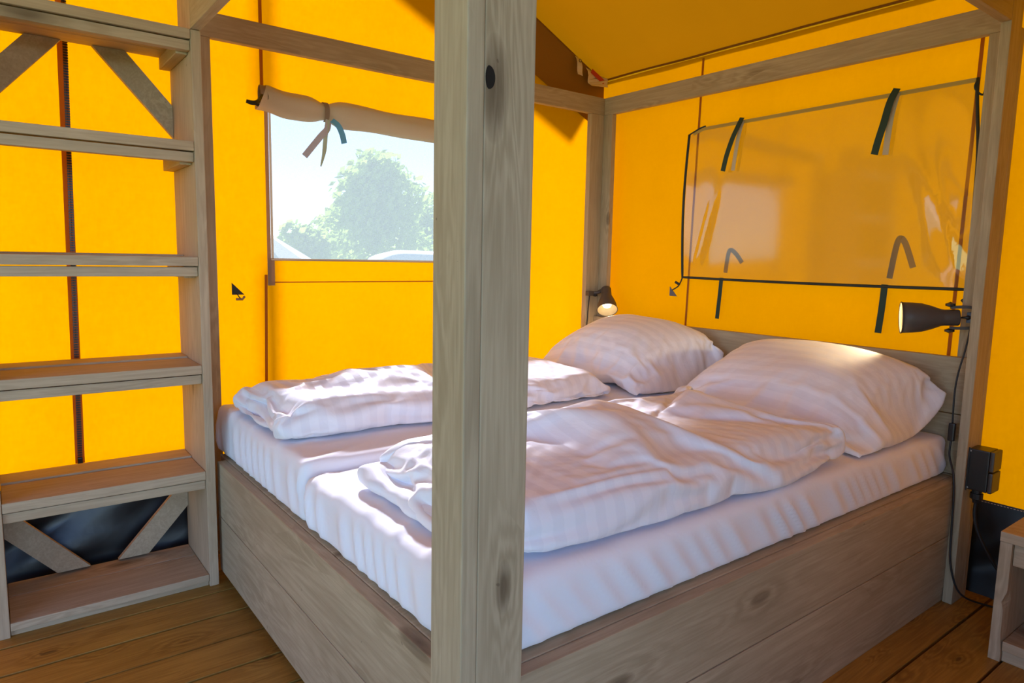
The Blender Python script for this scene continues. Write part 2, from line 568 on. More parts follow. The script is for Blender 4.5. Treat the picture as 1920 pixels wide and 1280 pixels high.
WIN = (0.39, 1.76, 1.168, 1.80)
ys = sorted(set(frange(YF, WIN[0], 30) + frange(WIN[0], WIN[1], 20) + frange(WIN[1], YW, 10)))
zs = sorted(set(frange(-0.03, WIN[2], 14) + frange(WIN[2], WIN[3], 10) + frange(WIN[3], 2.05, 4) + frange(2.05, 3.2, 8)))
wall_left = obj('wall_left', wall_grid('x', XW, ys, zs, [WIN], zroof), M['canvas'], smooth=True)
tag(wall_left, kind='structure')
wall_back = obj('wall_back', wall_grid('y', YW, frange(XW, XR, 60), frange(-0.03, ZEAVE, 26)), M['canvas'], smooth=True)
tag(wall_back, kind='structure')
DOOR = (-1.20, 0.12, 0.0, 2.05)
wall_right = obj('wall_right', wall_grid('x', XR, sorted(set(frange(YF, DOOR[0], 14) + frange(DOOR[0], DOOR[1], 8) + frange(DOOR[1], YW, 14))),
                 sorted(set(frange(0.0, 2.05, 14) + frange(2.05, 3.2, 6))), [DOOR], zroof), M['canvas'], smooth=True)
tag(wall_right, kind='structure')
wall_front = obj('wall_front', wall_grid('y', YF, sorted(set(frange(XW, 0.7, 4) + frange(0.7, 2.9, 12) + [XR])), sorted(set(frange(0.0, 2.3, 8) + [zroof(YF)])), [(0.7, 2.9, 0.0, 2.3)]), M['canvas'], smooth=True)
tag(wall_front, kind='structure')

# roof canvas, sloping up from the head wall
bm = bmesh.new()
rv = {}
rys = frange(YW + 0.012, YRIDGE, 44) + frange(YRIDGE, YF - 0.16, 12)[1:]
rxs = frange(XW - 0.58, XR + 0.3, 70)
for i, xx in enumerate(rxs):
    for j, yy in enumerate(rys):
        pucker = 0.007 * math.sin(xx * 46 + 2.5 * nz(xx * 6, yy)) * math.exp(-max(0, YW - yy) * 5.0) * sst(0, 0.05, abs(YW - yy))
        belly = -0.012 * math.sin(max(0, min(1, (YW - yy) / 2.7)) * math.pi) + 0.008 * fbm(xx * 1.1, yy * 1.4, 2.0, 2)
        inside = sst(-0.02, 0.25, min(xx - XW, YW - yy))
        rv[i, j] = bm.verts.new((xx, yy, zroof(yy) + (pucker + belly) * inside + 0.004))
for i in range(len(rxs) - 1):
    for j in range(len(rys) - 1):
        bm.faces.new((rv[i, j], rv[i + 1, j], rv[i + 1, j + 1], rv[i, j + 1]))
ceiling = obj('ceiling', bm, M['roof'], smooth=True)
tag(ceiling, kind='structure')
# roof hem along the head wall and up the gable
sub('hem', tube(smoothpath([(xx, YW - 0.012, ZEAVE + 0.008 + 0.004 * nz(xx * 3)) for xx in frange(XW, XR, 30)], 2), 0.006, 6), M['canvas_seam'], ceiling, True)
sub('hem', tube([(XW + 0.01, yy, zroof(yy) - 0.006) for yy in frange(YW, YRIDGE, 24)], 0.005, 6), M['canvas_seam'], ceiling, True)
# two sewn-in labels hanging from the gable seam
def hang_label(y0, z_drop, w, sway):
    z0 = zroof(y0) - 0.01
    a = Vector((XW + 0.02, y0, z0)); b = a + Vector((0.05, sway, -z_drop))
    return ribbon([a.lerp(b, t) + Vector((0.008 * math.sin(t * 5), 0, 0)) for t in frange(0, 1, 6)], (0.15, 1, -SLOPE), w)
lab = sub('care_label', hang_label(2.085, 0.105, 0.036, -0.012), M['label'], ceiling)
p = Vector((XW + 0.042, 2.083, zroof(2.085) - 0.035))
sub('print', tube([p + Vector((0.006, 0.008 * math.cos(a), 0.008 * math.sin(a))) for a in frange(0, 2 * math.pi, 12)[:-1]], 0.0015, 5, closed=True), M['print_black'], lab)
lab = sub('care_label', hang_label(2.205, 0.085, 0.155, 0.02), M['label'], ceiling)
z0 = zroof(2.205) - 0.04
sub('print', ribbon([(XW + 0.053, 2.165 + t * 0.10, z0 + 0.022 - t * 0.10 * SLOPE - 0.0) for t in frange(0, 1, 4)], (0, 0.2, 1), 0.026, 0.001), M['label_red'], lab)

# added dark cloth in the gable deepening the overhang's shade, following the roof slope
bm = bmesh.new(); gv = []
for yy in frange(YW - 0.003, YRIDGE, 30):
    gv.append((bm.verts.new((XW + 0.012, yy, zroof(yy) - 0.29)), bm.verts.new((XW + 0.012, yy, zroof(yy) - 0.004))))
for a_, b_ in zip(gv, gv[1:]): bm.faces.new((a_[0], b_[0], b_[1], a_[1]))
sub('gable_shade_panel', bm, M['gable'], wall_left)
# seams and zip on the left wall
def wall_x(y, z): return XW + 0.004 * (fbm(y * 1.3 + 5 * XW, z * 0.9, XW, 2) + 0.35 * math.sin(y * 9 + z))
def seam_left(y0, y1, z0, z1, w, mat, name='seam'):
    return sub(name, ribbon([(wall_x(y0, z) + 0.005, y0 + (y1 - y0) * t, z) for t, z in ((t, z0 + (z1 - z0) * t) for t in frange(0, 1, 16))], (0, 1, 0), w, 0), mat, wall_left)
seam_left(0.350, 0.366, 0.32, 1.10, 0.012, M['canvas_seam'])
seam_left(0.366, 0.366, 1.84, 2.5, 0.014, M['canvas_seam'])
zt = seam_left(-0.336, -0.306, 0.40, 2.9, 0.030, M['canvas_seam'], 'zip_tape')
bm = bmesh.new()
zz = 0.41
while zz < 2.75:
    y = -0.336 + 0.030 * (zz - 0.40) / 1.65
    for s in (-1, 1):
        box_bm((wall_x(y, zz) + 0.006, y + s * 0.0034 - 0.0042, zz), (wall_x(y, zz) + 0.011, y + s * 0.0034 + 0.0042, zz + 0.0065), bm=bm)
    zz += 0.009
o = sub('zip_teeth', bm, M['black_plastic'], zt); o['kind'] = 'stuff'
sub('zip_puller', box_bm((XW + 0.008, -0.345, 0.385), (XW + 0.022, -0.328, 0.425), 0.003), M['black_plastic'], zt)

# black groundsheet turned up behind the canvas foot
def skirt(axis, const, c0, c1, name):
    bm = bmesh.new(); g = {}
    cs = frange(c0, c1, 90); hs = frange(0, 0.345, 10)
    for i, c in enumerate(cs):
        for j, h in enumerate(hs):
            t = h / 0.345
            b = 0.012 + 0.040 * (1 - t) + 0.050 * math.sin(math.pi * t) * (fbm(c * 4.1 - h * 6, h * 4, 1, 3)) + 0.010 * max(0, math.sin((c + h * 1.1) * 14)) * math.sin(math.pi * t)
            g[i, j] = bm.verts.new((const + b, c, h - 0.002) if axis == 'x' else (c, const - b, h - 0.002))
    for i in range(len(cs) - 1):
        for j in range(len(hs) - 1):
            bm.faces.new((g[i, j], g[i + 1, j], g[i + 1, j + 1], g[i, j + 1]))
    return bm
o = sub('groundsheet_skirt', skirt('x', XW, YF, YW - 0.02, ''), M['skirt'], wall_left, True)
sb = sub('groundsheet_skirt', skirt('y', YW, XW + 0.03, XR, ''), M['skirt'], wall_back, True)
bm = bmesh.new()
xx = XW + 0.05
while xx < 3.0:
    box_bm((xx, YW - 0.0165, 0.336), (xx + 0.006, YW - 0.0145, 0.338), bm=bm); xx += 0.010
o = sub('stitching', bm, M['label'], sb); o['kind'] = 'stuff'

# vertical seams on the head wall
for x0, x1, z0, z1 in ((0.545, 0.583, 0.34, 2.19), (1.786, 1.803, 0.34, 2.19)):
    sub('seam', ribbon([(x0 + (x1 - x0) * t, YW - 0.006, z0 + (z1 - z0) * t) for t in frange(0, 1, 10)], (1, 0, 0), 0.013, 0), M['canvas_seam'], wall_back)

# ------------------------------------------------------------------ window 1 : insect mesh with rolled-up flap
win1 = empty('window_1', (XW, 1.08, 1.168), kind='structure')
bm = bmesh.new()
g = [[bm.verts.new((XW + 0.002, y, z)) for z in frange(1.160, 1.81, 4)] for y in frange(0.385, 1.765, 8)]
for a, b in zip(g, g[1:]):
    for k in range(4): bm.faces.new((a[k], b[k], b[k + 1], a[k + 1]))
sub('mesh_pane', bm, M['mesh'], win1)
def strip_yz(y0, y1, z0, z1, mat, name, dx=0.006):
    bm = bmesh.new()
    bm.faces.new([bm.verts.new((XW + dx, y, z)) for y, z in ((y0, z0), (y1, z0), (y1, z1), (y0, z1))])
    return sub(name, bm, mat, win1)
strip_yz(0.372, 0.388, 1.055, 1.79, M['tape'], 'side_tape')
strip_yz(0.389, 0.399, 1.168, 1.78, M['tape'], 'side_tape', 0.007)
strip_yz(1.755, 1.785, 1.055, 1.79, M['tape'], 'side_tape')
strip_yz(0.372, 1.785, 1.160, 1.170, M['tape'], 'sill_tape', 0.008)
strip_yz(0.372, 0.402, 1.055, 1.160, M['tape'], 'side_tape', 0.008)
strip_yz(0.372, 1.785, 1.066, 1.071, M['canvas_seam'], 'hem')
# rolled flap
def roll_r(y):
    pinch = 1 - 0.40 * math.exp(-((y - 0.613) / 0.045) ** 2) - 0.40 * math.exp(-((y - 1.50) / 0.045) ** 2)
    return 0.047 * pinch * (1 + 0.10 * nz(y * 5))
bm = bmesh.new()
rings = []
ysr = frange(0.345, 1.715, 90); NR = 36
for y in ysr:
    R = roll_r(y)
    sag = 0.012 * nz(y * 3.3, 4.0) - 0.010 * math.sin((y - 0.35) * 2.1) - 0.015 * sst(0.5, 1.2, y)
    cx, cz = XW + 0.050, 1.800 + sag + 0.018 * math.exp(-((y - 0.36) / 0.06) ** 2)
    ring = []
    for k in range(NR):
        a = 2 * math.pi * k / NR
        wob = 1 + 0.16 * nz(math.cos(a) * 1.5, math.sin(a) * 1.5, y * 4) + 0.10 * math.sin(a * 3 + y * 9) * math.exp(-((y - 0.613) / 0.12) ** 2)
        ring.append(bm.verts.new((cx + R * 0.85 * wob * math.cos(a), y + 0.02 * math.sin(a) * math.exp(-((y - 0.345) / 0.03) ** 2), cz + R * 1.12 * wob * math.sin(a))))
    rings.append(ring)
for A, B in zip(rings, rings[1:]):
    for k in range(NR): bm.faces.new((A[k], A[(k + 1) % NR], B[(k + 1) % NR], B[k]))
# spiral end of the roll set back inside
bm.faces.new(rings[-1])
rollo = sub('rolled_flap', bm, M['rolled'], win1, True)
spiral = [(XW + 0.050 + (0.036 - 0.0024 * a) * math.cos(a), 0.350 + 0.003 * a, 1.818 + (0.046 - 0.003 * a) * math.sin(a)) for a in frange(0, 12.0, 60)]
sub('roll_end', ribbon(spiral, (0, 1, 0), 0.03, 0.003), M['tape'], rollo)
sub('roll_end', lathe([(0, 0.040), (0.004, 0.038), (0.006, 0.0)], (XW + 0.050, 0.362, 1.815), (0, 1, 0), 20), M['piping'], rollo)
# corner strap that ties the roll end to the wall
sub('corner_strap', ribbon(smoothpath([(XW + 0.055, 0.365, 1.84), (XW + 0.03, 0.335, 1.795), (XW + 0.012, 0.300, 1.798)]), (0, 0.5, 1), lambda t: 0.030 - 0.016 * t), M['piping'], rollo)
sub('corner_strap', ribbon(smoothpath([(XW + 0.055, 0.360, 1.77), (XW + 0.03, 0.330, 1.790), (XW + 0.012, 0.300, 1.796)]), (0, 0.5, 1), 0.012), M['piping'], rollo)
# tie straps
band = [(XW + 0.050 + 0.036 * math.cos(a), 0.613, 1.790 + 0.042 * math.sin(a)) for a in frange(-1.3, 2.4, 16)]
sub('tie_band', ribbon(band, (0, 1, 0), 0.020), M['tape'], rollo)
def strap_l(pts, w, mat, tw=None):
    sub('tie_strap', ribbon(smoothpath([(XW + 0.085 + p[2], p[0], p[1]) for p in pts]), tw or (0, 0.85, 0.35), w), mat, win1)
strap_l([(0.618, 1.755, 0), (0.606, 1.715, 0.01), (0.575, 1.680, 0.012), (0.510, 1.595, 0.0)], 0.026, M['strap_grey'], (0, 0.8, -0.6))
strap_l([(0.612, 1.755, 0.004), (0.600, 1.690, 0.008), (0.594, 1.620, 0.004), (0.580, 1.560, 0.0)], lambda t: 0.018 if t < 0.6 else 0.018 - 0.034 * (t - 0.6), M['strap_pale'], lambda t: (0.6, 1, 0.1))
strap_l([(0.632, 1.757, 0), (0.655, 1.735, 0.012), (0.672, 1.700, 0.014), (0.682, 1.665, 0.01)], 0.026, M['strap_blue'], (0, 1, 0.3))
# little cord toggle below the window
def toggle(p, n, parent, s=1.0):
    p = Vector(p); n = Vector(n)
    side = Vector((0, 0, 1)).cross(n)
    bm = bmesh.new()
    q = [p + side * 0.0 * s + Vector((0, 0, 0.055 * s)), p - side * 0.0 + Vector((0, 0, 0)), p + side * 0.055 * s + Vector((0, 0, 0.0))]
    a = [bm.verts.new(v + n * 0.003) for v in q]; b = [bm.verts.new(v + n * 0.005) for v in q]
    bm.faces.new(a); bm.faces.new(b)
    for k in range(3): bm.faces.new((a[k], a[(k + 1) % 3], b[(k + 1) % 3], b[k]))
    bmesh.ops.recalc_face_normals(bm, faces=bm.faces)
    return bm
tg = sub('toggle_patch', toggle((XW, 0.225, 1.018), (1, 0, 0), win1, 0.9), M['piping'], win1)
sub('toggle', tube([(XW + 0.012, 0.238, 1.000), (XW + 0.020, 0.262, 1.000), (XW + 0.014, 0.272, 1.010)], 0.005, 8), M['tape'], tg)
sub('toggle_cord', tube(smoothpath([(XW + 0.008, 0.243, 1.024), (XW + 0.018, 0.252, 1.006), (XW + 0.016, 0.262, 0.998)]), 0.0025, 6), M['piping'], tg)

# ------------------------------------------------------------------ window 2 : clear sheet cover on the head wall
win2 = empty('window_2', (1.17, YW, 1.11), kind='structure')
NX, NZ_ = 64, 40
def flap_pt(s, t):
    # s along x 0..1, t up 0..1
    xl = 0.541 + 0.008 * math.sin(t * math.pi) * -1.0
    xr = 1.838 - 0.030 * t + 0.022 * math.sin(math.pi * min(1, t * 1.05))
    x = xl + (xr - xl) * s
    zb = 1.110 - 0.004 * math.sin(s * math.pi)
    ztp = 1.846 + 0.016 * s - 0.022 * sst(0.075, 0.0, s)
    z = zb + (ztp - zb) * t
    yo = YW - 0.030
    yo -= 0.004 * math.sin(math.pi * t) * math.sin(math.pi * s)                       # belly
    yo -= 0.030 * sst(0.86, 1.0, s) * math.sin(math.pi * t) * (1 - 0.3 * math.cos(9 * t))   # loose right edge
    yo -= 0.014 * math.exp(-((s - 0.06 - 0.16 * t * 0.9) / 0.018) ** 2) * sst(0.0, 0.15, t) * sst(0.8, 0.3, t)
    yo -= 0.012 * math.exp(-((s - 0.985 + 0.22 * t) / 0.022) ** 2) * sst(0.0, 0.1, t) * sst(0.75, 0.3, t)
    yo -= 0.010 * sst(0.10, 0.0, s) * math.sin(math.pi * t)
    return Vector((x, yo, z))
bm = bmesh.new()
g = [[bm.verts.new(flap_pt(i / NX, j / NZ_)) for j in range(NZ_ + 1)] for i in range(NX + 1)]
for i in range(NX):
    for j in range(NZ_): bm.faces.new((g[i][j], g[i + 1][j], g[i + 1][j + 1], g[i][j + 1]))
flap = sub('clear_cover', bm, M['pvc'], win2, True)
edge = [flap_pt(0, t) for t in frange(1, 0, 24)] + [flap_pt(s, 0) for s in frange(0, 1, 40)[1:]] + [flap_pt(1, t) for t in frange(0, 1, 24)[1:]]
sub('piping', tube([p + Vector((0, -0.002, 0)) for p in edge], 0.0062, 8), M['piping'], flap, True)
sub('hem', ribbon([flap_pt(s, 1.0) + Vector((0, -0.003, -0.006)) for s in frange(0.02, 1, 40)], (0, 0, 1), 0.016, 0), M['olive_hem'], flap)
def strap_b(pts, w, mat, name='hanging_strap', dy=0.03):
    sub(name, ribbon(smoothpath([(p[0], YW - dy - (p[2] if len(p) > 2 else 0.015), p[1]) for p in pts]), (1, 0.15, 0), w), mat, win2)
strap_b([(0.848, 1.862, 0.010), (0.838, 1.815, 0.030), (0.818, 1.760, 0.038), (0.792, 1.690, 0.036), (0.772, 1.622, 0.030)], 0.023, M['strap_green'])
strap_b([(1.535, 1.872, 0.010), (1.523, 1.820, 0.032), (1.508, 1.740, 0.038), (1.492, 1.680, 0.036), (1.478, 1.626, 0.030)], 0.027, M['strap_green'])
strap_b([(0.850, 1.850, 0.006), (0.838, 1.760, 0.020), (0.822, 1.622, 0.022)], 0.018, M['rolled'])
strap_b([(1.537, 1.858, 0.006), (1.525, 1.760, 0.020), (1.517, 1.622, 0.022)], 0.022, M['rolled'])
strap_b([(0.780, 1.116, 0.004), (0.779, 1.02, 0.010), (0.773, 0.915, 0.012)], 0.020, M['strap_green'])
strap_b([(1.549, 1.116, 0.004), (1.548, 1.02, 0.010), (1.542, 0.921, 0.012)], 0.025, M['strap_green'])
# the lower straps' upper ends lie folded behind the sheet
strap_b([(1.555, 1.14, 0), (1.575, 1.285, 0), (1.600, 1.285, 0), (1.640, 1.185, 0)], 0.022, M['tape'], 'folded_strap', 0.012)
strap_b([(0.785, 1.14, 0), (0.800, 1.245, 0), (0.835, 1.235, 0), (0.875, 1.19, 0)], 0.020, M['tape'], 'folded_strap', 0.012)
# elastic cords to triangular patches
c0 = flap_pt(0, 0)
sub('elastic_cord', tube(smoothpath([c0, c0 + Vector((-0.035, 0.015, -0.045)), (0.462, YW - 0.01, 1.040)]), 0.0035, 6), M['piping'], win2)
sub('cord_stopper', tube([(0.490, YW - 0.022, 1.083), (0.515, YW - 0.020, 1.071)], 0.007, 8), M['piping'], win2)
sub('toggle_patch', toggle((0.440, YW, 1.008), (0, -1, 0), win2, 0.9), M['clamp_metal'], win2)
c1 = flap_pt(1, 0)
sub('elastic_cord', tube(smoothpath([c1, c1 + Vector((0.0, 0.012, -0.03)), c1 + Vector((0.012, 0.02, -0.075))]), 0.0035, 6), M['piping'], win2)
sub('cord_stopper', tube([c1 + Vector((-0.010, 0.0, -0.036)), c1 + Vector((0.014, 0.0, -0.062))], 0.009, 8), M['piping'], win2)
c2 = flap_pt(1, 1)
sub('elastic_cord', tube(smoothpath([c2, c2 + Vector((-0.004, -0.012, -0.035)), c2 + Vector((0.020, -0.004, -0.062)), c2 + Vector((0.020, 0.02, -0.02)), c2 + Vector((0.022, 0.026, 0.004))]), 0.0035, 6), M['piping'], win2)
c3 = flap_pt(0.075, 1)
sub('elastic_cord', tube(smoothpath([flap_pt(0, 1), c3 + Vector((-0.03, -0.006, -0.002)), c3 + Vector((0, 0.0, 0.006))]), 0.004, 6), M['piping'], win2)

# ------------------------------------------------------------------ four-post bed frame
bed = empty('canopy_bed', (0.95, 1.1, 0), 'grey-washed wooden four-post bed with plank sides, plank headboard and overhead beams', 'bed')
WD = M['wood']
def post(p1, p2, z1, z2=None):
    a = plank('post', (p2[0], p2[1], 0), (p2[2], p2[3], z1), WD, bed)
    if p1: plank('post_plank', (p1[0], p1[1], 0), (p1[2], p1[3], z2 or z1), WD, a)
    return a
near = post((XO - W, 0, XO, T - 0.0005), (XO - T, T, XO, T + 0.0963), 2.30)
post((XO - W, YO - T, XO, YO), (XO - T, YO - T - 0.0963, XO, YO - T - 0.0005), 2.12, ZB)
post((0, YO - T, W, YO), (0, YO - T - 0.0963, T, YO - T - 0.0005), ZB)
post(None, (0, T + 0.001, T, 0.134), ZB)
# overhead beams
plank('beam', (0, 0.033, ZB + 0.0005), (T, YO, ZT), WD, bed)
plank('beam', (T + 0.0005, YO - T, ZB + 0.0005), (XO - T - 0.001, YO, ZT), WD, bed)
plank('beam', (0.328, 0, 1.910), (XO - W - 0.001, T, 2.000), WD, bed)
plank('beam', (XO - T, 0.129, ZB), (XO, YO - T - 0.0975, ZT), WD, bed)
# side rail (right), foot rail, hidden left rail
XRA = XO - T
for z0, z1 in ((0.052, 0.243), (0.246, 0.445)):
    plank('side_board', (XRA - T, 0.128, z0), (XRA - 0.0005, YO - T - 0.031, z1), WD, bed)
plank('side_batten', (XRA - T, 0.128, 0), (XRA - 0.004, YO - T - 0.031, 0.050), WD, bed)
YFR = 0.047
for z0, z1 in ((0.040, 0.243), (0.246, 0.445)):
    plank('foot_board', (0.287, YFR, z0), (XRA - 0.0005, YFR + T, z1), WD, bed)
for z0, z1 in ((0.040, 0.243), (0.246, 0.444)):
    plank('side_board', (0.175, 0.140, z0), (0.206, YO - T - 0.031, z1), WD, bed)
plank('deck', (0.207, YFR + T + 0.001, 0.41), (XRA - T - 0.001, YO - T - 0.032, 0.4465), WD, bed)
for k in range(3):
    plank('foot_block', (0.45 + k * 0.6, YFR + 0.05, 0), (0.52 + k * 0.6, YFR + 0.09, 0.0395), WD, bed)
# headboard
for z0, z1 in ((0.25, 0.448), (0.451, 0.668), (0.671, 0.873)):
    plank('headboard_plank', (T + 0.001, YO - T - 0.030, z0), (XRA - 0.001, YO - T - 0.0005, z1), WD, bed)
# knot hole in the near post plank

bm = bmesh.new()
c = Vector((XO + 0.0004, T + 0.0075, 1.458))
ring = [bm.verts.new(c + Vector((0, 0.0115 * math.cos(a) * (1 if math.cos(a) > 0 else 0.55), 0.017 * math.sin(a)))) for a in frange(0, 2 * math.pi, 24)[:-1]]
mid = bm.verts.new(c + Vector((-0.0003, 0, 0)))
for k in range(len(ring)): bm.faces.new((ring[k], ring[(k + 1) % len(ring)], mid))
sub('knot_hole', bm, M['knot'], near)

# ------------------------------------------------------------------ open shelves beside the bed foot
shelves = empty('shelf_unit', (0.16, -0.29, 0), 'tall open wooden shelf unit with six shelves and diagonal corner braces', 'shelf')
SW = M['shelf_wood']
SX, SY0 = 0.327, -0.578
plank('side_panel', (0.0, 0.0, 0), (SX, T, 1.909), SW, shelves)
plank('side_panel', (0.0, SY0 - T, 0), (SX, SY0, 2.02), SW, shelves)
plank('side_panel_top', (0.15, 0.0, 1.9105), (SX - 0.001, T, 2.10), SW, shelves)
for z in (1.910, 1.554, 1.174, 0.803, 0.426, 0.045):
    t = 0.031 if z > 0.1 else 0.025
    s = plank('shelf', (0.120, SY0 + 0.001, z - t), (SX - 0.001, -0.001, z), SW, shelves)
    plank('rear_board', (0.004, SY0 + 0.001, z - t), (0.117, -0.001, z + (0.006 if z > 0.1 else 0.0)), SW, s)
    if z > 0.1:
        plank('apron', (SX - 0.046, SY0 + 0.001, z - 0.066), (SX - 0.011, -0.001, z - t - 0.004), SW, s)
        for y0, y1 in ((-0.037, -0.0015), (SY0 + 0.0015, SY0 + 0.037)):
            plank('cleat', (0.010, y0, z - t - 0.042), (SX - 0.048, y1, z - t - 0.0005), SW, s)
    else:
        plank('apron', (SX - 0.046, SY0 + 0.001, 0.0), (SX - 0.014, -0.001, z - t - 0.002), SW, s)
def brace(ya, za, yb, zb, w=0.075):
    """flat diagonal board on the back plane, ends cut to the panel and the shelf"""
    bm = bmesh.new()
    x0, x1 = 0.006, 0.026
    d = Vector((0, yb - ya, zb - za)).normalized()
    if abs(d.z) < 1e-3: return
    # left profile: vertical cut at ya, horizontal cut at zb
    nrm = Vector((0, -d.z, d.y))
    w_v = w / abs(d.y)          # vertical width on the panel side
    w_h = w / abs(d.z)          # horizontal width on the shelf side
    sgn_v = 1 if zb < za else -1
    q = [(ya, za), (ya, za - sgn_v * -w_v if False else za - sgn_v * w_v), (yb - math.copysign(w_h, yb - ya), zb), (yb, zb)]
    f = [bm.verts.new((x1, y, z)) for y, z in q]; b = [bm.verts.new((x0, y, z)) for y, z in q]
    bm.faces.new(f); bm.faces.new(b)
    for k in range(4): bm.faces.new((f[k], f[(k + 1) % 4], b[(k + 1) % 4], b[k]))
    bmesh.ops.recalc_face_normals(bm, faces=bm.faces)
    sub('brace', bm, SW, shelves)
brace(-0.001, 0.325, -0.245, 0.052, 0.075)
brace(SY0 + 0.001, 0.325, SY0 + 0.245, 0.052, 0.075)
brace(-0.001, 1.60, -0.245, 1.878, 0.075)
brace(SY0 + 0.001, 1.60, SY0 + 0.245, 1.878, 0.075)

# ------------------------------------------------------------------ mattresses in white sheets
def mattress(x0, x1, y0, y1, z0, z1, label, seed, drape, inner_side):
    nx, ny, nzz = 76, 180, 12
    r = 0.026
    c = Vector(((x0 + x1) / 2, (y0 + y1) / 2, (z0 + z1) / 2))
    h = Vector(((x1 - x0) / 2, (y1 - y0) / 2, (z1 - z0) / 2))
    bm = bmesh.new(); cache = {}
    def vert(i, j, k):
        key = (i, j, k)
        if key in cache: return cache[key]
        p = Vector((-h.x + 2 * h.x * i / nx, -h.y + 2 * h.y * j / ny, -h.z + 2 * h.z * k / nzz))
        rr = Vector((r, r, r if p.z > 0 else 0.012))
        inner = Vector([max(-h[a] + rr[a], min(h[a] - rr[a], p[a])) for a in range(3)])
        dl = p - inner
        n = Vector((0, 0, 1))
        if dl.length > 1e-6:
            n = Vector([dl[a] / rr[a] for a in range(3)]).normalized()
            p = inner + Vector([n[a] * rr[a] for a in range(3)])
        w = p + c
        t = (w.z - z0) / (z1 - z0)
        # crown and broad unevenness of the top
        if n.z > 0.3:
            w.z += n.z * (0.010 * fbm(w.x * 2.2 + seed, w.y * 1.6, seed, 2) + 0.014 * math.sin(math.pi * i / nx) * math.sin(math.pi * min(1, j / ny * 1.0)))
            edge = min(1.0, (w.y - y0) / 0.35)
            ridge = abs(nz(w.x * 7 + w.y * 2.2 + seed, w.y * 2.5 - w.x, seed))
            w.z += n.z * 0.012 * max(0, 0.22 - ridge) * 3 * (1 - 0.6 * edge)
        # gathers on the sides
        side = 1 - abs(n.z)
        if side > 0.05 and t > 0.0:
            along = w.x if abs(n.y) > abs(n.x) else w.y
            sh = along + (0.9 if abs(n.x) > abs(n.y) else 0.25) * -(z1 - w.z)
            ph = sh * 78 + 7.0 * nz(sh * 3.4, seed)
            f = (0.5 + 0.5 * math.sin(ph)) ** 2.2 * (0.45 + 0.9 * abs(nz(sh * 3.3, seed + 9)))
            if n.x * inner_side < 0.2: w += Vector((n.x, n.y, 0)) * drape * f * side * sst(0.98, 0.55, t) * (0.4 + 0.6 * sst(0, 0.3, t))
        cache[key] = bm.verts.new(w)
        return cache[key]
    def face(a, b, cc, d): bm.faces.new((vert(*a), vert(*b), vert(*cc), vert(*d)))
    for i in range(nx):
        for j in range(ny):
            face((i, j, nzz), (i + 1, j, nzz), (i + 1, j + 1, nzz), (i, j + 1, nzz))
            face((i, j, 0), (i, j + 1, 0), (i + 1, j + 1, 0), (i + 1, j, 0))
    for k in range(nzz):
        for i in range(nx):
            face((i, 0, k), (i + 1, 0, k), (i + 1, 0, k + 1), (i, 0, k + 1))
            face((i, ny, k), (i, ny, k + 1), (i + 1, ny, k + 1), (i + 1, ny, k))
        for j in range(ny):
            face((0, j, k), (0, j, k + 1), (0, j + 1, k + 1), (0, j + 1, k))
            face((nx, j, k), (nx, j + 1, k), (nx, j + 1, k + 1), (nx, j, k + 1))
    uvl = bm.loops.layers.uv.new('UVMap')
    o = obj('mattress', bm, M['sheet'], None, True, (c.x, c.y, z0))
    return tag(o, label, 'mattress', 'mattresses on the canopy bed')
ML = mattress(0.140, 1.030, 0.086, 2.140, 0.447, 0.615, 'mattress in a white fitted sheet on the window side of the bed', 1.0, 0.021, 1)
MR = mattress(1.036, 1.875, 0.086, 2.140, 0.447, 0.590, 'mattress in a white fitted sheet on the bedside-cabinet side of the bed', 6.0, 0.018, -1)

# ------------------------------------------------------------------ bedding settled with a short cloth simulation
def rounded_slab(x0, x1, y0, y1, z0, z1, nx, ny, nk, r, fz=None, jit=0.0):
    bm = bmesh.new(); cache = {}
    uvl = bm.loops.layers.uv.new('UVMap'); uvd = {}
    c = Vector(((x0 + x1) / 2, (y0 + y1) / 2, (z0 + z1) / 2)); h = Vector(((x1 - x0) / 2, (y1 - y0) / 2, (z1 - z0) / 2))
    def vert(i, j, k):
        if (i, j, k) in cache: return cache[i, j, k]
        p = Vector((-h.x + 2 * h.x * i / nx, -h.y + 2 * h.y * j / ny, -h.z + 2 * h.z * k / nk))
        inner = Vector([max(-h[q] + r, min(h[q] - r, p[q])) for q in range(3)]); d = p - inner
        if d.length > 1e-6: p = inner + d.normalized() * r
        w = p + c
        if fz: w = fz(w)
        if jit: w += jit * Vector((nz(w.x * 6, w.y * 6, w.z * 6), nz(w.y * 6, w.z * 6, 7 + w.x * 6), nz(w.z * 6, w.x * 6, 3 + w.y * 6)))
        cache[i, j, k] = v = bm.verts.new(w); uvd[v] = (p.x + c.x, p.y + c.y)
        return v
    def F(*q): bm.faces.new([vert(*t) for t in q])
    for i in range(nx):
        for j in range(ny):
            F((i, j, nk), (i + 1, j, nk), (i + 1, j + 1, nk), (i, j + 1, nk)); F((i, j, 0), (i, j + 1, 0), (i + 1, j + 1, 0), (i + 1, j, 0))
    for k in range(nk):
        for i in range(nx):
            F((i, 0, k), (i + 1, 0, k), (i + 1, 0, k + 1), (i, 0, k + 1)); F((i, ny, k), (i, ny, k + 1), (i + 1, ny, k + 1), (i + 1, ny, k))
        for j in range(ny):
            F((0, j, k), (0, j, k + 1), (0, j + 1, k + 1), (0, j + 1, k)); F((nx, j, k), (nx, j + 1, k), (nx, j + 1, k + 1), (nx, j, k + 1))
    for f in bm.faces:
        for lp in f.loops: lp[uvl].uv = uvd[lp.vert]
    return bm

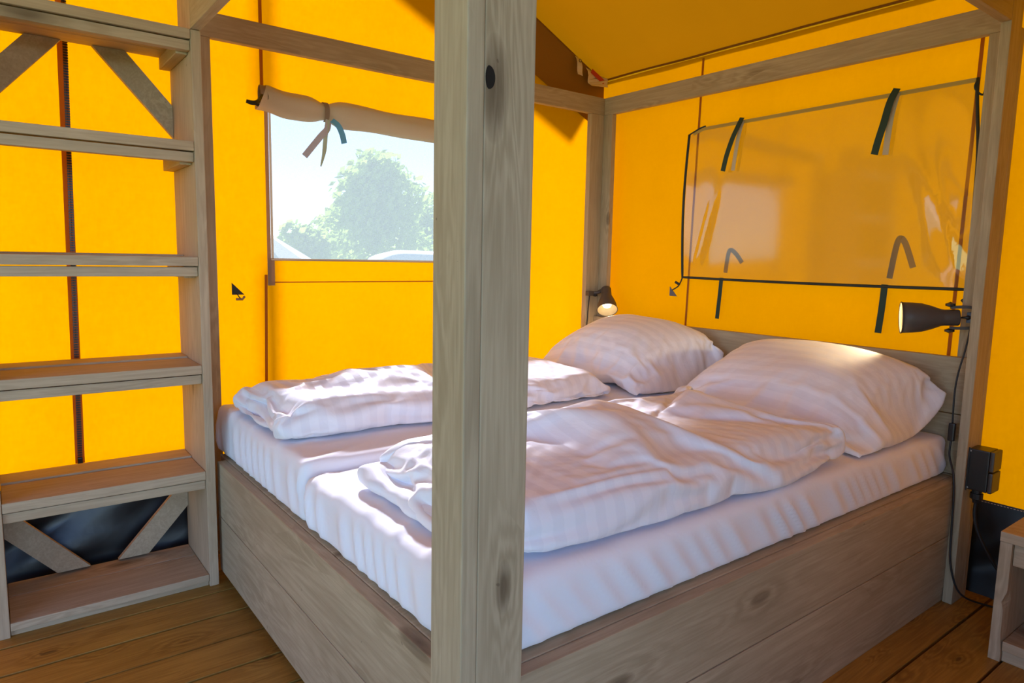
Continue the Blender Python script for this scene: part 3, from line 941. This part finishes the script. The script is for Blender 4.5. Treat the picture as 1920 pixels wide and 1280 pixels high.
helpers, cloths = [], []
def collider(o, thick=0.005, friction=10.0):
    o.modifiers.new('collision', 'COLLISION')
    o.collision.thickness_outer = thick
    o.collision.cloth_friction = friction
def helper(name, bm):
    o = obj(name, bm, M['sheet']); collider(o); helpers.append(o); return o
def make_cloth(o, grow, pressure=0.5, bend=0.3, mass=0.06):
    md = o.modifiers.new('cloth', 'CLOTH'); st = md.settings
    st.quality = 4; st.mass = mass; st.tension_stiffness = 12; st.compression_stiffness = 12; st.shear_stiffness = 4
    st.bending_stiffness = bend; st.use_pressure = pressure > 0; st.uniform_pressure_force = pressure
    st.shrink_min = -grow; st.shrink_max = -grow; st.air_damping = 3
    md.collision_settings.distance_min = 0.004; md.collision_settings.collision_quality = 2
    md.collision_settings.use_self_collision = False
    md.point_cache.frame_start = 1; md.point_cache.frame_end = 60
    cloths.append(o)

def duvet(x0, x1, y0, y1, zb, zt, label, seed, res, ends=0.0):
    def lump(w):
        t = max(0.0, (w.z - zb) / (zt - zb))
        w = w.copy()
        w.z += t * (0.034 * nz(w.x * 3 + seed, w.y * 2.4, seed) - ends * sst(y0 + 0.35, y0, w.y))
        w.x += 0.02 * nz(w.y * 2.2, seed + 4.0)
        w.y += 0.02 * nz(w.x * 4, seed + 8.0)
        return w
    core = helper('filling', rounded_slab(x0 + 0.02, x1 - 0.02, y0 + 0.02, y1 - 0.02, zb + 0.008, zt - 0.018, 26, 56, 4, 0.032, lump))
    o = obj('duvet', rounded_slab(x0, x1, y0, y1, zb + 0.002, zt, res[0], res[1], 6, 0.042, lump, 0.004), M['satin'], None, True)
    make_cloth(o, 0.15)
    return tag(o, label, 'duvet', 'folded duvets on the bed')

def pillow_bm(cx, cy_, zb, ax, ay, H, rotz, tilt, seed, nu, nv, scale=1.0):
    bm = bmesh.new(); uvl = bm.loops.layers.uv.new('UVMap')
    Rz = Matrix.Rotation(rotz, 3, 'Z'); Rx = Matrix.Rotation(tilt, 3, 'X')
    def pt(u, v, sg):
        fu = max(0, 1 - abs(u) ** 2.6); fv = max(0, 1 - abs(v) ** 2.4)
        t = H * (fu * fv) ** 0.46 * (1 + 0.10 * nz(u * 1.7 + seed, v * 1.7))
        x = ax * u * (1 - 0.05 * (1 - v * v) * abs(u) ** 3); y = ay * v * (1 - 0.07 * (1 - u * u) * abs(v) ** 3)
        return Rz @ (Rx @ (Vector((x, y, sg * t * (1.0 if sg > 0 else 0.8))) * scale))
    P = {}
    for i in range(nu + 1):
        for j in range(nv + 1):
            u = math.sin((i / nu - 0.5) * math.pi) * 0.4 + (2 * i / nu - 1) * 0.6; v = math.sin((j / nv - 0.5) * math.pi) * 0.4 + (2 * j / nv - 1) * 0.6
            for sg in (1, -1): P[sg, i, j] = (pt(u, v, sg), u, v)
    base = min(p[0].z for p in P.values()) / scale + 0.02
    V = {}
    for (sg, i, j), (p, u, v) in P.items():
        if sg < 0 and (i in (0, nu) or j in (0, nv)): V[sg, i, j] = V[1, i, j]; continue
        V[sg, i, j] = bm.verts.new((cx + p.x, min(cy_ + p.y, YO - T - 0.036), zb + max(p.z - base, 0.004 + (0.010 if scale < 1 else 0.0) + (0.003 if sg > 0 else 0.0))))
    for sg in (1, -1):
        for i in range(nu):
            for j in range(nv):
                ks = [(i, j), (i + 1, j), (i + 1, j + 1), (i, j + 1)]
                if sg < 0: ks.reverse()
                f = bm.faces.new([V[(sg,) + k] for k in ks])
                for lp, k in zip(f.loops, ks): lp[uvl].uv = (P[(sg,) + k][1] * ax, P[(sg,) + k][2] * ay)
    return bm
def pillow(cx, cy_, zb, ax, ay, H, rotz, tilt, label, seed):
    args = (cx, cy_, zb, ax, ay, H, rotz, tilt, seed)
    helper('filling', pillow_bm(*args, 30, 24, 0.915))
    o = obj('pillow', pillow_bm(*args, 58, 46), M['satin'], None, True)
    make_cloth(o, 0.16, 0.12, 0.25)
    return tag(o, label, 'pillow', 'pillows against the headboard')

DL = duvet(0.325, 0.835, 0.150, 1.440, 0.634, 0.742, 'folded white duvet lying on the window-side mattress', 2.0, (42, 96))
DR = duvet(1.235, 1.825, 0.215, 1.465, 0.608, 0.724, 'folded white striped duvet lying on the mattress away from the window', 11.0, (48, 94))
PL = pillow(0.560, 1.850, 0.634, 0.350, 0.265, 0.150, math.radians(-3), math.radians(17), 'plump white pillow under the lamp that points down at the headboard', 3.0)
PR = pillow(1.445, 1.850, 0.608, 0.385, 0.270, 0.145, math.radians(-6), math.radians(18), 'plump white pillow beside the lamp on the post with the socket box', 8.0)
collider(ML); collider(MR)
hb = helper('headboard_stop', box_bm((0.0, YO - T - 0.0295, 0.4), (1.95, YO, 0.88)))
for fr_ in range(1, 27): scene.frame_set(fr_)
dg = bpy.context.evaluated_depsgraph_get()
settled = [(o, bpy.data.meshes.new_from_object(o.evaluated_get(dg))) for o in cloths]
for o, me in settled:
    o.modifiers.clear()
    o.data = me; me.name = o.name
    c = sum((v.co for v in me.vertices), Vector()) / len(me.vertices); c.z = min(v.co.z for v in me.vertices)
    me.transform(Matrix.Translation(-c)); o.location = c
    for p in me.polygons: p.use_smooth = True
    sm = o.modifiers.new('subdivision', 'SUBSURF'); sm.levels = 1; sm.render_levels = 1
for o in (ML, MR): o.modifiers.clear()
for o in helpers: bpy.data.objects.remove(o)
scene.frame_set(1)
# second layer of each folded duvet showing at its foot end
def lower_fold(x0, x1, y0, y1, zb, zt, parent, seed):
    def fz(w):
        w = w.copy(); t = max(0.0, (w.z - zb) / (zt - zb))
        w.z += t * 0.020 * nz(w.x * 9 + seed, w.y * 4, seed)
        w.y += 0.030 * nz(w.x * 5, seed) + 0.010 * nz(w.x * 14, w.z * 30 + seed); w.x += 0.015 * nz(w.y * 6, seed + 2)
        return w
    sub('lower_fold', rounded_slab(x0, x1, y0, y1, zb, zt, 60, 40, 6, (zt - zb) * 0.45, fz), M['satin'], parent, True)
for o in (DL, DR): WM[o.name] = Matrix.Translation(o.location)
lower_fold(1.215, 1.80, 0.155, 0.60, 0.605, 0.652, DR, 5.0)
lower_fold(0.330, 0.83, 0.125, 0.60, 0.631, 0.672, DL, 15.0)

# ------------------------------------------------------------------ reading lamps
def lamp_light(name, pos, energy, parent, axis):
    ld = bpy.data.lights.new(name, 'SPOT'); ld.energy = energy; ld.spot_size = math.radians(125); ld.spot_blend = 0.6; ld.color = (1.0, 0.74, 0.42); ld.shadow_soft_size = 0.018
    lo = bpy.data.objects.new(name, ld); link(lo, parent)
    place(lo, Matrix.Translation(pos) @ (-axis).to_track_quat('Z', 'Y').to_matrix().to_4x4(), parent)
def reading_lamp(clamp, axis, neck, length, label, rim_r=0.0555, energy=5.0, clamp_box=None, fork=True):
    t = empty('reading_lamp', clamp, label, 'lamp', 'clamp lamps on the bed posts')
    a = Vector(axis).normalized()
    n = Vector(neck)
    # outer shell then inner shell
    prof = [(0.0, 0.0), (0.0, 0.026), (0.004, 0.0285), (0.045, 0.0285), (0.055, 0.030), (0.085, 0.042), (0.115, 0.051), (0.145, 0.054), (length, rim_r),
            (length, rim_r - 0.0015)]
    sh = sub('shade', lathe(prof, n, a, 32), M['lamp_metal'], t, True)
    inner = [(length - 0.0005, rim_r - 0.0016), (0.145, 0.052), (0.115, 0.049), (0.085, 0.040), (0.060, 0.030), (0.058, 0.0)]
    sub('shade_lining', lathe(inner, n, a, 32), M['shade_inner'], sh, True)
    sub('rim', tube([n + a * length + v for v in ring_pts(a, rim_r, 36)], 0.0022, 6, closed=True), M['lamp_metal'], sh, True)
    bulb = sub('bulb', lathe([(0.060, 0.010), (0.075, 0.013), (0.092, 0.023), (0.108, 0.027), (0.122, 0.023), (0.131, 0.012), (0.134, 0.0)], n, a, 20), M['bulb'], sh, True)
    lamp_light('lamp_glow', n + a * 0.140, energy, t, a)
    return t, a, n
def ring_pts(a, R, n):
    ref = Vector((0, 0, 1)) if abs(a.z) < 0.9 else Vector((1, 0, 0))
    x = (ref - a * ref.dot(a)).normalized(); y = a.cross(x)
    return [x * R * math.cos(2 * math.pi * k / n) + y * R * math.sin(2 * math.pi * k / n) for k in range(n)]

# lamp on the post with the socket box: shade lies level, mouth turned to the bed
lr, a, n = reading_lamp((1.905, 2.14, 1.02), (-0.865, -0.50, -0.05), (1.880, 2.117, 1.016), 0.178, 'dark metal clamp lamp held level on the post with the socket box')
up = Vector((0, 0, 1)); up = (up - a * up.dot(a)).normalized()
fork_pts = []
for s in (1, -1):
    pts = [n + a * 0.028 + up * s * 0.036, n + up * s * 0.037, n - a * 0.030 + up * s * 0.036, n - a * 0.045 + up * s * 0.028, n - a * 0.050 + up * s * 0.006]
    sub('fork_arm', ribbon(smoothpath(pts, 5), a.cross(up), 0.014, 0.010), M['lamp_metal'], lr)
    kb = n + a * 0.028 + up * s * 0.042
    sub('knob', lathe([(0, 0.006), (0.004, 0.016), (0.011, 0.016), (0.014, 0.008), (0.018, 0)], kb - up * s * 0.004, up * s, 10), M['black_plastic'], lr)
sub('ball_joint', tube([n - a * 0.002, n - a * 0.018, n - a * 0.026, n - a * 0.034, n - a * 0.052], lambda t: 0.003 + 0.006 * math.exp(-((t - 0.5) / 0.2) ** 2), 10), M['black_plastic'], lr, True)
cl = n - a * 0.052
sub('clamp', box_bm((1.896, 2.132, 0.998), (1.9245, 2.1785, 1.036), 0.003), M['clamp_metal'], lr)
sub('clamp_arm', tube([cl, (1.912, 2.150, 1.018)], 0.007, 8), M['clamp_metal'], lr)
cord_r = smoothpath([(1.915, 2.126, 1.000), (1.914, 2.118, 0.955), (1.908, 2.112, 0.895), (1.898, 2.108, 0.830), (1.893, 2.106, 0.77), (1.8935, 2.106, 0.70), (1.8955, 2.106, 0.645)], 8)
sub('cord', tube(cord_r, 0.0032, 8), M['cord'], lr, True)
sub('cord_switch', box_bm((1.886, 2.096, 0.580), (1.907, 2.114, 0.645), 0.005), M['black_plastic'], lr)
cord_r2 = smoothpath([(1.8965, 2.105, 0.582), (1.900, 2.095, 0.53), (1.9235, 2.075, 0.475), (1.934, 2.070, 0.40), (1.938, 2.070, 0.28), (1.944, 2.068, 0.17), (1.958, 2.074, 0.10), (1.972, 2.09, 0.055), (1.990, 2.13, 0.022), (2.030, 2.17, 0.006), (2.090, 2.19, 0.0045), (2.145, 2.20, 0.0045)], 8)
sub('cord', tube(cord_r2, 0.0035, 8), M['cord'], lr, True)

# lamp on the far corner post: shade hangs down over the headboard
ll, a2, n2 = reading_lamp((0.05, 2.12, 1.0), (0.52, -0.42, -0.72), (0.096, 2.176, 1.030), 0.150, 'dark metal clamp lamp tipped down over the headboard in the tent corner')
sub('clamp', box_bm((0.0315, 2.080, 0.990), (0.060, 2.120, 1.016), 0.003), M['lamp_metal'], ll)
sub('clamp_arm', tube([(0.046, 2.115, 1.003), (0.066, 2.142, 1.008), (0.094, 2.174, 1.032)], 0.010, 8), M['lamp_metal'], ll, True)
sub('knob', lathe([(0, 0.004), (0.003, 0.012), (0.010, 0.012), (0.013, 0.0)], (0.060, 2.130, 0.998), (0.2, -0.2, -1), 10), M['black_plastic'], ll)
sub('cord', tube(smoothpath([(0.042, 2.104, 0.992), (0.038, 2.100, 0.93), (0.036, 2.098, 0.86), (0.036, 2.094, 0.80), (0.036, 2.094, 0.60)], 6), 0.003, 8), M['cord'], ll, True)

# ------------------------------------------------------------------ socket box on the post
sbx = empty('socket_box', (1.99, 2.14, 0.42), 'black double socket box with brown lids screwed to the bed post', 'socket')
sub('box', box_bm((XO + 0.0005, 2.098, 0.425), (2.020, 2.178, 0.570), 0.004), M['black_plastic'], sbx)
for z0, z1 in ((0.500, 0.570), (0.424, 0.496)):
    sub('lid', box_bm((2.0205, 2.099, z0), (2.034, 2.177, z1), 0.005), M['lid_plastic'], sbx)
sub('back_plate', box_bm((XO + 0.0005, 2.094, 0.421), (XO + 0.005, 2.0975, 0.574), 0.001), M['black_plastic'], sbx)
for z in (0.432, 0.562):
    sub('screw', lathe([(0, 0.0035), (0.0015, 0.003), (0.002, 0)], (XO + 0.006, 2.0975, z), (0, -1, 0), 8), M['steel'], sbx)
sub('gland', lathe([(0, 0.0), (0, 0.016), (0.012, 0.016), (0.013, 0.020), (0.032, 0.020), (0.036, 0.013), (0.048, 0.010), (0.048, 0)], (1.985, 2.125, 0.4245), (0, 0, -1), 14), M['black_plastic'], sbx)
sub('cable', tube(smoothpath([(1.985, 2.125, 0.380), (1.985, 2.126, 0.33), (2.000, 2.13, 0.27), (2.035, 2.14, 0.20), (2.075, 2.16, 0.13), (2.105, 2.19, 0.06), (2.125, 2.21, 0.008)]), 0.006, 8), M['cord'], sbx, True)

# ------------------------------------------------------------------ bedside cabinet
ns = empty('bedside_cabinet', (2.38, 2.0, 0), 'small open wooden bedside cabinet with a drawer front under its top', 'cabinet')
NXL, NYF, NXR, NYB = 2.156, 1.812, 2.62, 2.20
# left side with a waney front edge
bm = bmesh.new()
zz = frange(0, 0.374, 34)
fr = []
for z in zz:
    wane = 0.010 * math.exp(-((z - 0.190) / 0.016) ** 2) + 0.005 * sst(0.21, 0.16, z) * sst(0.02, 0.1, z) + 0.004 * math.exp(-((z - 0.213) / 0.006) ** 2)
    x1 = NXL + 0.031 - wane
    fr.append([bm.verts.new(c) for c in ((NXL, NYF, z), (x1, NYF, z), (NXL + 0.031, NYF + 0.03 + wane, z), (NXL + 0.031, NYB, z), (NXL, NYB, z))])
for A, B in zip(fr, fr[1:]):
    for k in range(5): bm.faces.new((A[k], A[(k + 1) % 5], B[(k + 1) % 5], B[k]))
bm.faces.new(list(reversed(fr[0]))); bm.faces.new(fr[-1])
me = bpy.data.meshes.new('side_panel'); bm.to_mesh(me); bm.free(); me.materials.append(SW)
o = bpy.data.objects.new('side_panel', me); link(o, ns)
c = Vector((NXL, NYF, 0.187)); rot = Matrix.Rotation(-math.pi / 2, 4, 'Y')
me.transform((Matrix.Translation(c) @ rot).inverted()); place(o, Matrix.Translation(c) @ rot, ns)
plank('side_panel', (NXR - 0.031, NYF, 0), (NXR, NYB, 0.374), SW, ns)
plank('top', (NXL - 0.001, NYF - 0.003, 0.3745), (NXR + 0.001, NYB, 0.4055), SW, ns)
dr = plank('drawer_front', (NXL + 0.033, NYF + 0.012, 0.305), (NXR - 0.033, NYF + 0.032, 0.372), SW, ns)
plank('bottom_shelf', (NXL + 0.032, NYF + 0.004, 0.035), (NXR - 0.032, NYB - 0.02, 0.066), SW, ns)
plank('plinth', (NXL + 0.032, NYF + 0.012, 0.0), (NXR - 0.032, NYF + 0.040, 0.034), SW, ns)
plank('back_board', (NXL + 0.032, NYB - 0.019, 0.036), (NXR - 0.032, NYB, 0.374), SW, ns)

# ------------------------------------------------------------------ outdoors, seen through the mesh
ZG = -0.35
bm = bmesh.new()
bmesh.ops.create_grid(bm, x_segments=8, y_segments=8, size=120)
bmesh.ops.translate(bm, vec=(-20, 0, ZG), verts=bm.verts)
ground = obj('ground', bm, M['grass']); tag(ground, kind='structure')
def ray(px, py):
    return (_dv := _d + r2 * (px - 960) / FPX - u2 * (py - 640) / FPX)
def spot(px, dist):
    """ground point in the direction of a window pixel column, dist metres away"""
    v = ray(px, 480); v.z = 0; v.normalize()
    return Vector((CAM.x + v.x * dist, CAM.y + v.y * dist, ZG))
def tree(px, dist, height, width, label, seed, leaf=0.16, count=2600, trunk=True):
    b = spot(px, dist)
    t = empty('tree', b, label, 'tree', 'trees and bushes outside the mesh window')
    rnd = random.Random(seed)
    lobes = []
    for k in range(16):
        h = rnd.uniform(0.16, 0.86)
        rad = width / 2 * (0.62 if h < 0.5 else 0.62 * (1.25 - h) / 0.75)
        an = rnd.uniform(0, 2 * math.pi); q = rnd.uniform(0.2, 1.0)
        lobes.append((Vector((math.cos(an) * rad * q, math.sin(an) * rad * q, h * height)), rnd.uniform(0.14, 0.24) * min(width, height * 1.2)))
    vs, fs = [], []
    for k in range(count):
        c, R = rnd.choice(lobes)
        d = Vector((rnd.gauss(0, 1), rnd.gauss(0, 1), rnd.gauss(0, 1))).normalized()
        p = c + d * R * rnd.uniform(0.55, 1.08)
        p.z = max(p.z, 0.15)
        if p.z > height: p.z = height - rnd.random() * 0.2
        n1 = Vector((rnd.gauss(0, 1), rnd.gauss(0, 1), rnd.gauss(0, 1))).normalized()
        n2_ = n1.orthogonal().normalized(); n3 = n1.cross(n2_)
        s = leaf * rnd.uniform(0.6, 1.3)
        i0 = len(vs)
        vs += [p + b + n2_ * s, p + b + n3 * s * 0.6, p + b - n2_ * s, p + b - n3 * s * 0.6]
        fs.append((i0, i0 + 1, i0 + 2, i0 + 3))
    me = bpy.data.meshes.new('crown'); me.from_pydata([v - b for v in vs], [], fs); me.materials.append(M['leaves'])
    o = bpy.data.objects.new('crown', me); link(o, t); o['kind'] = 'stuff'
    if trunk:
        sub('trunk', tube(smoothpath([b, b + Vector((0.05, 0, height * 0.3)), b + Vector((-0.05, 0.1, height * 0.7))]), lambda s: 0.16 * (1 - 0.7 * s), 8), M['bark'], t, True)
    return t
tree(700, 26, 5.5, 5.0, 'tallest rounded green tree outside beyond the mesh window', 3, 0.17, 5200)
tree(575, 21, 2.6, 2.3, 'low green bush outside between the beige tent and the tallest tree', 5, 0.13, 2000)
tree(800, 34, 5.0, 3.6, 'green tree outside standing behind the white covered mound', 9, 0.18, 2600)
tree(640, 33, 4.0, 3.6, 'green tree outside partly hidden by the tallest tree', 21, 0.18, 2000)
# neighbouring tent
tb = spot(468, 17.0)
tn = empty('camping_tent', tb, 'beige canvas tent with a sloping roof outside the mesh window', 'tent')
bm = bmesh.new(); R = 1.55
yaw_t = math.atan2(tb.y - CAM.y, tb.x - CAM.x)
ring0 = [tb + Vector((R * math.cos(a + yaw_t), R * math.sin(a + yaw_t), 1.32)) for a in frange(0, 2 * math.pi, 14)[:-1]]
apex = tb + Vector((0, 0, 2.25))
va = bm.verts.new(apex); vr = [bm.verts.new(p) for p in ring0]
for k in range(len(vr)): bm.faces.new((vr[k], vr[(k + 1) % len(vr)], va))
sub('tent_roof', bm, M['tent_cloth'], tn)
sub('tent_wall', lathe([(0, R * 0.9), (1.34, R * 0.9)], tb, (0, 0, 1), 14), M['tent_cloth'], tn)
# white tarpaulin-covered mound
wb = spot(800, 14.0)
cv = empty('covered_mound', wb, 'white rounded tarpaulin mound outside in front of the trees', 'tarpaulin')
bm = bmesh.new()
bmesh.ops.create_uvsphere(bm, u_segments=36, v_segments=18, radius=1.0)
side = Vector((-math.sin(yaw_t), math.cos(yaw_t), 0))
for v in bm.verts:
    s = v.co.copy()
    q = Vector([math.copysign(abs(c) ** 0.45, c) for c in s])
    if q.z < 0: q.z = 0
    P = wb + side * q.x * 1.35 + Vector((math.cos(yaw_t), math.sin(yaw_t), 0)) * q.y * 0.9 + Vector((0, 0, q.z * 1.63 + 0.05 * nz(s.x * 3, s.y * 3, s.z * 3)))
    v.co = P
sub('tarpaulin', bm, M['tarp'], cv, True)
rb = spot(640, 21.0)
bm = box_bm((-5.5, -0.9, 0), (5.5, 0.9, 0.03)); bmesh.ops.rotate(bm, verts=bm.verts, matrix=Matrix.Rotation(yaw_t + math.pi / 2, 3, 'Z')); bmesh.ops.translate(bm, verts=bm.verts, vec=rb)
path = obj('path', bm, M['gravel']); tag(path, kind='structure')
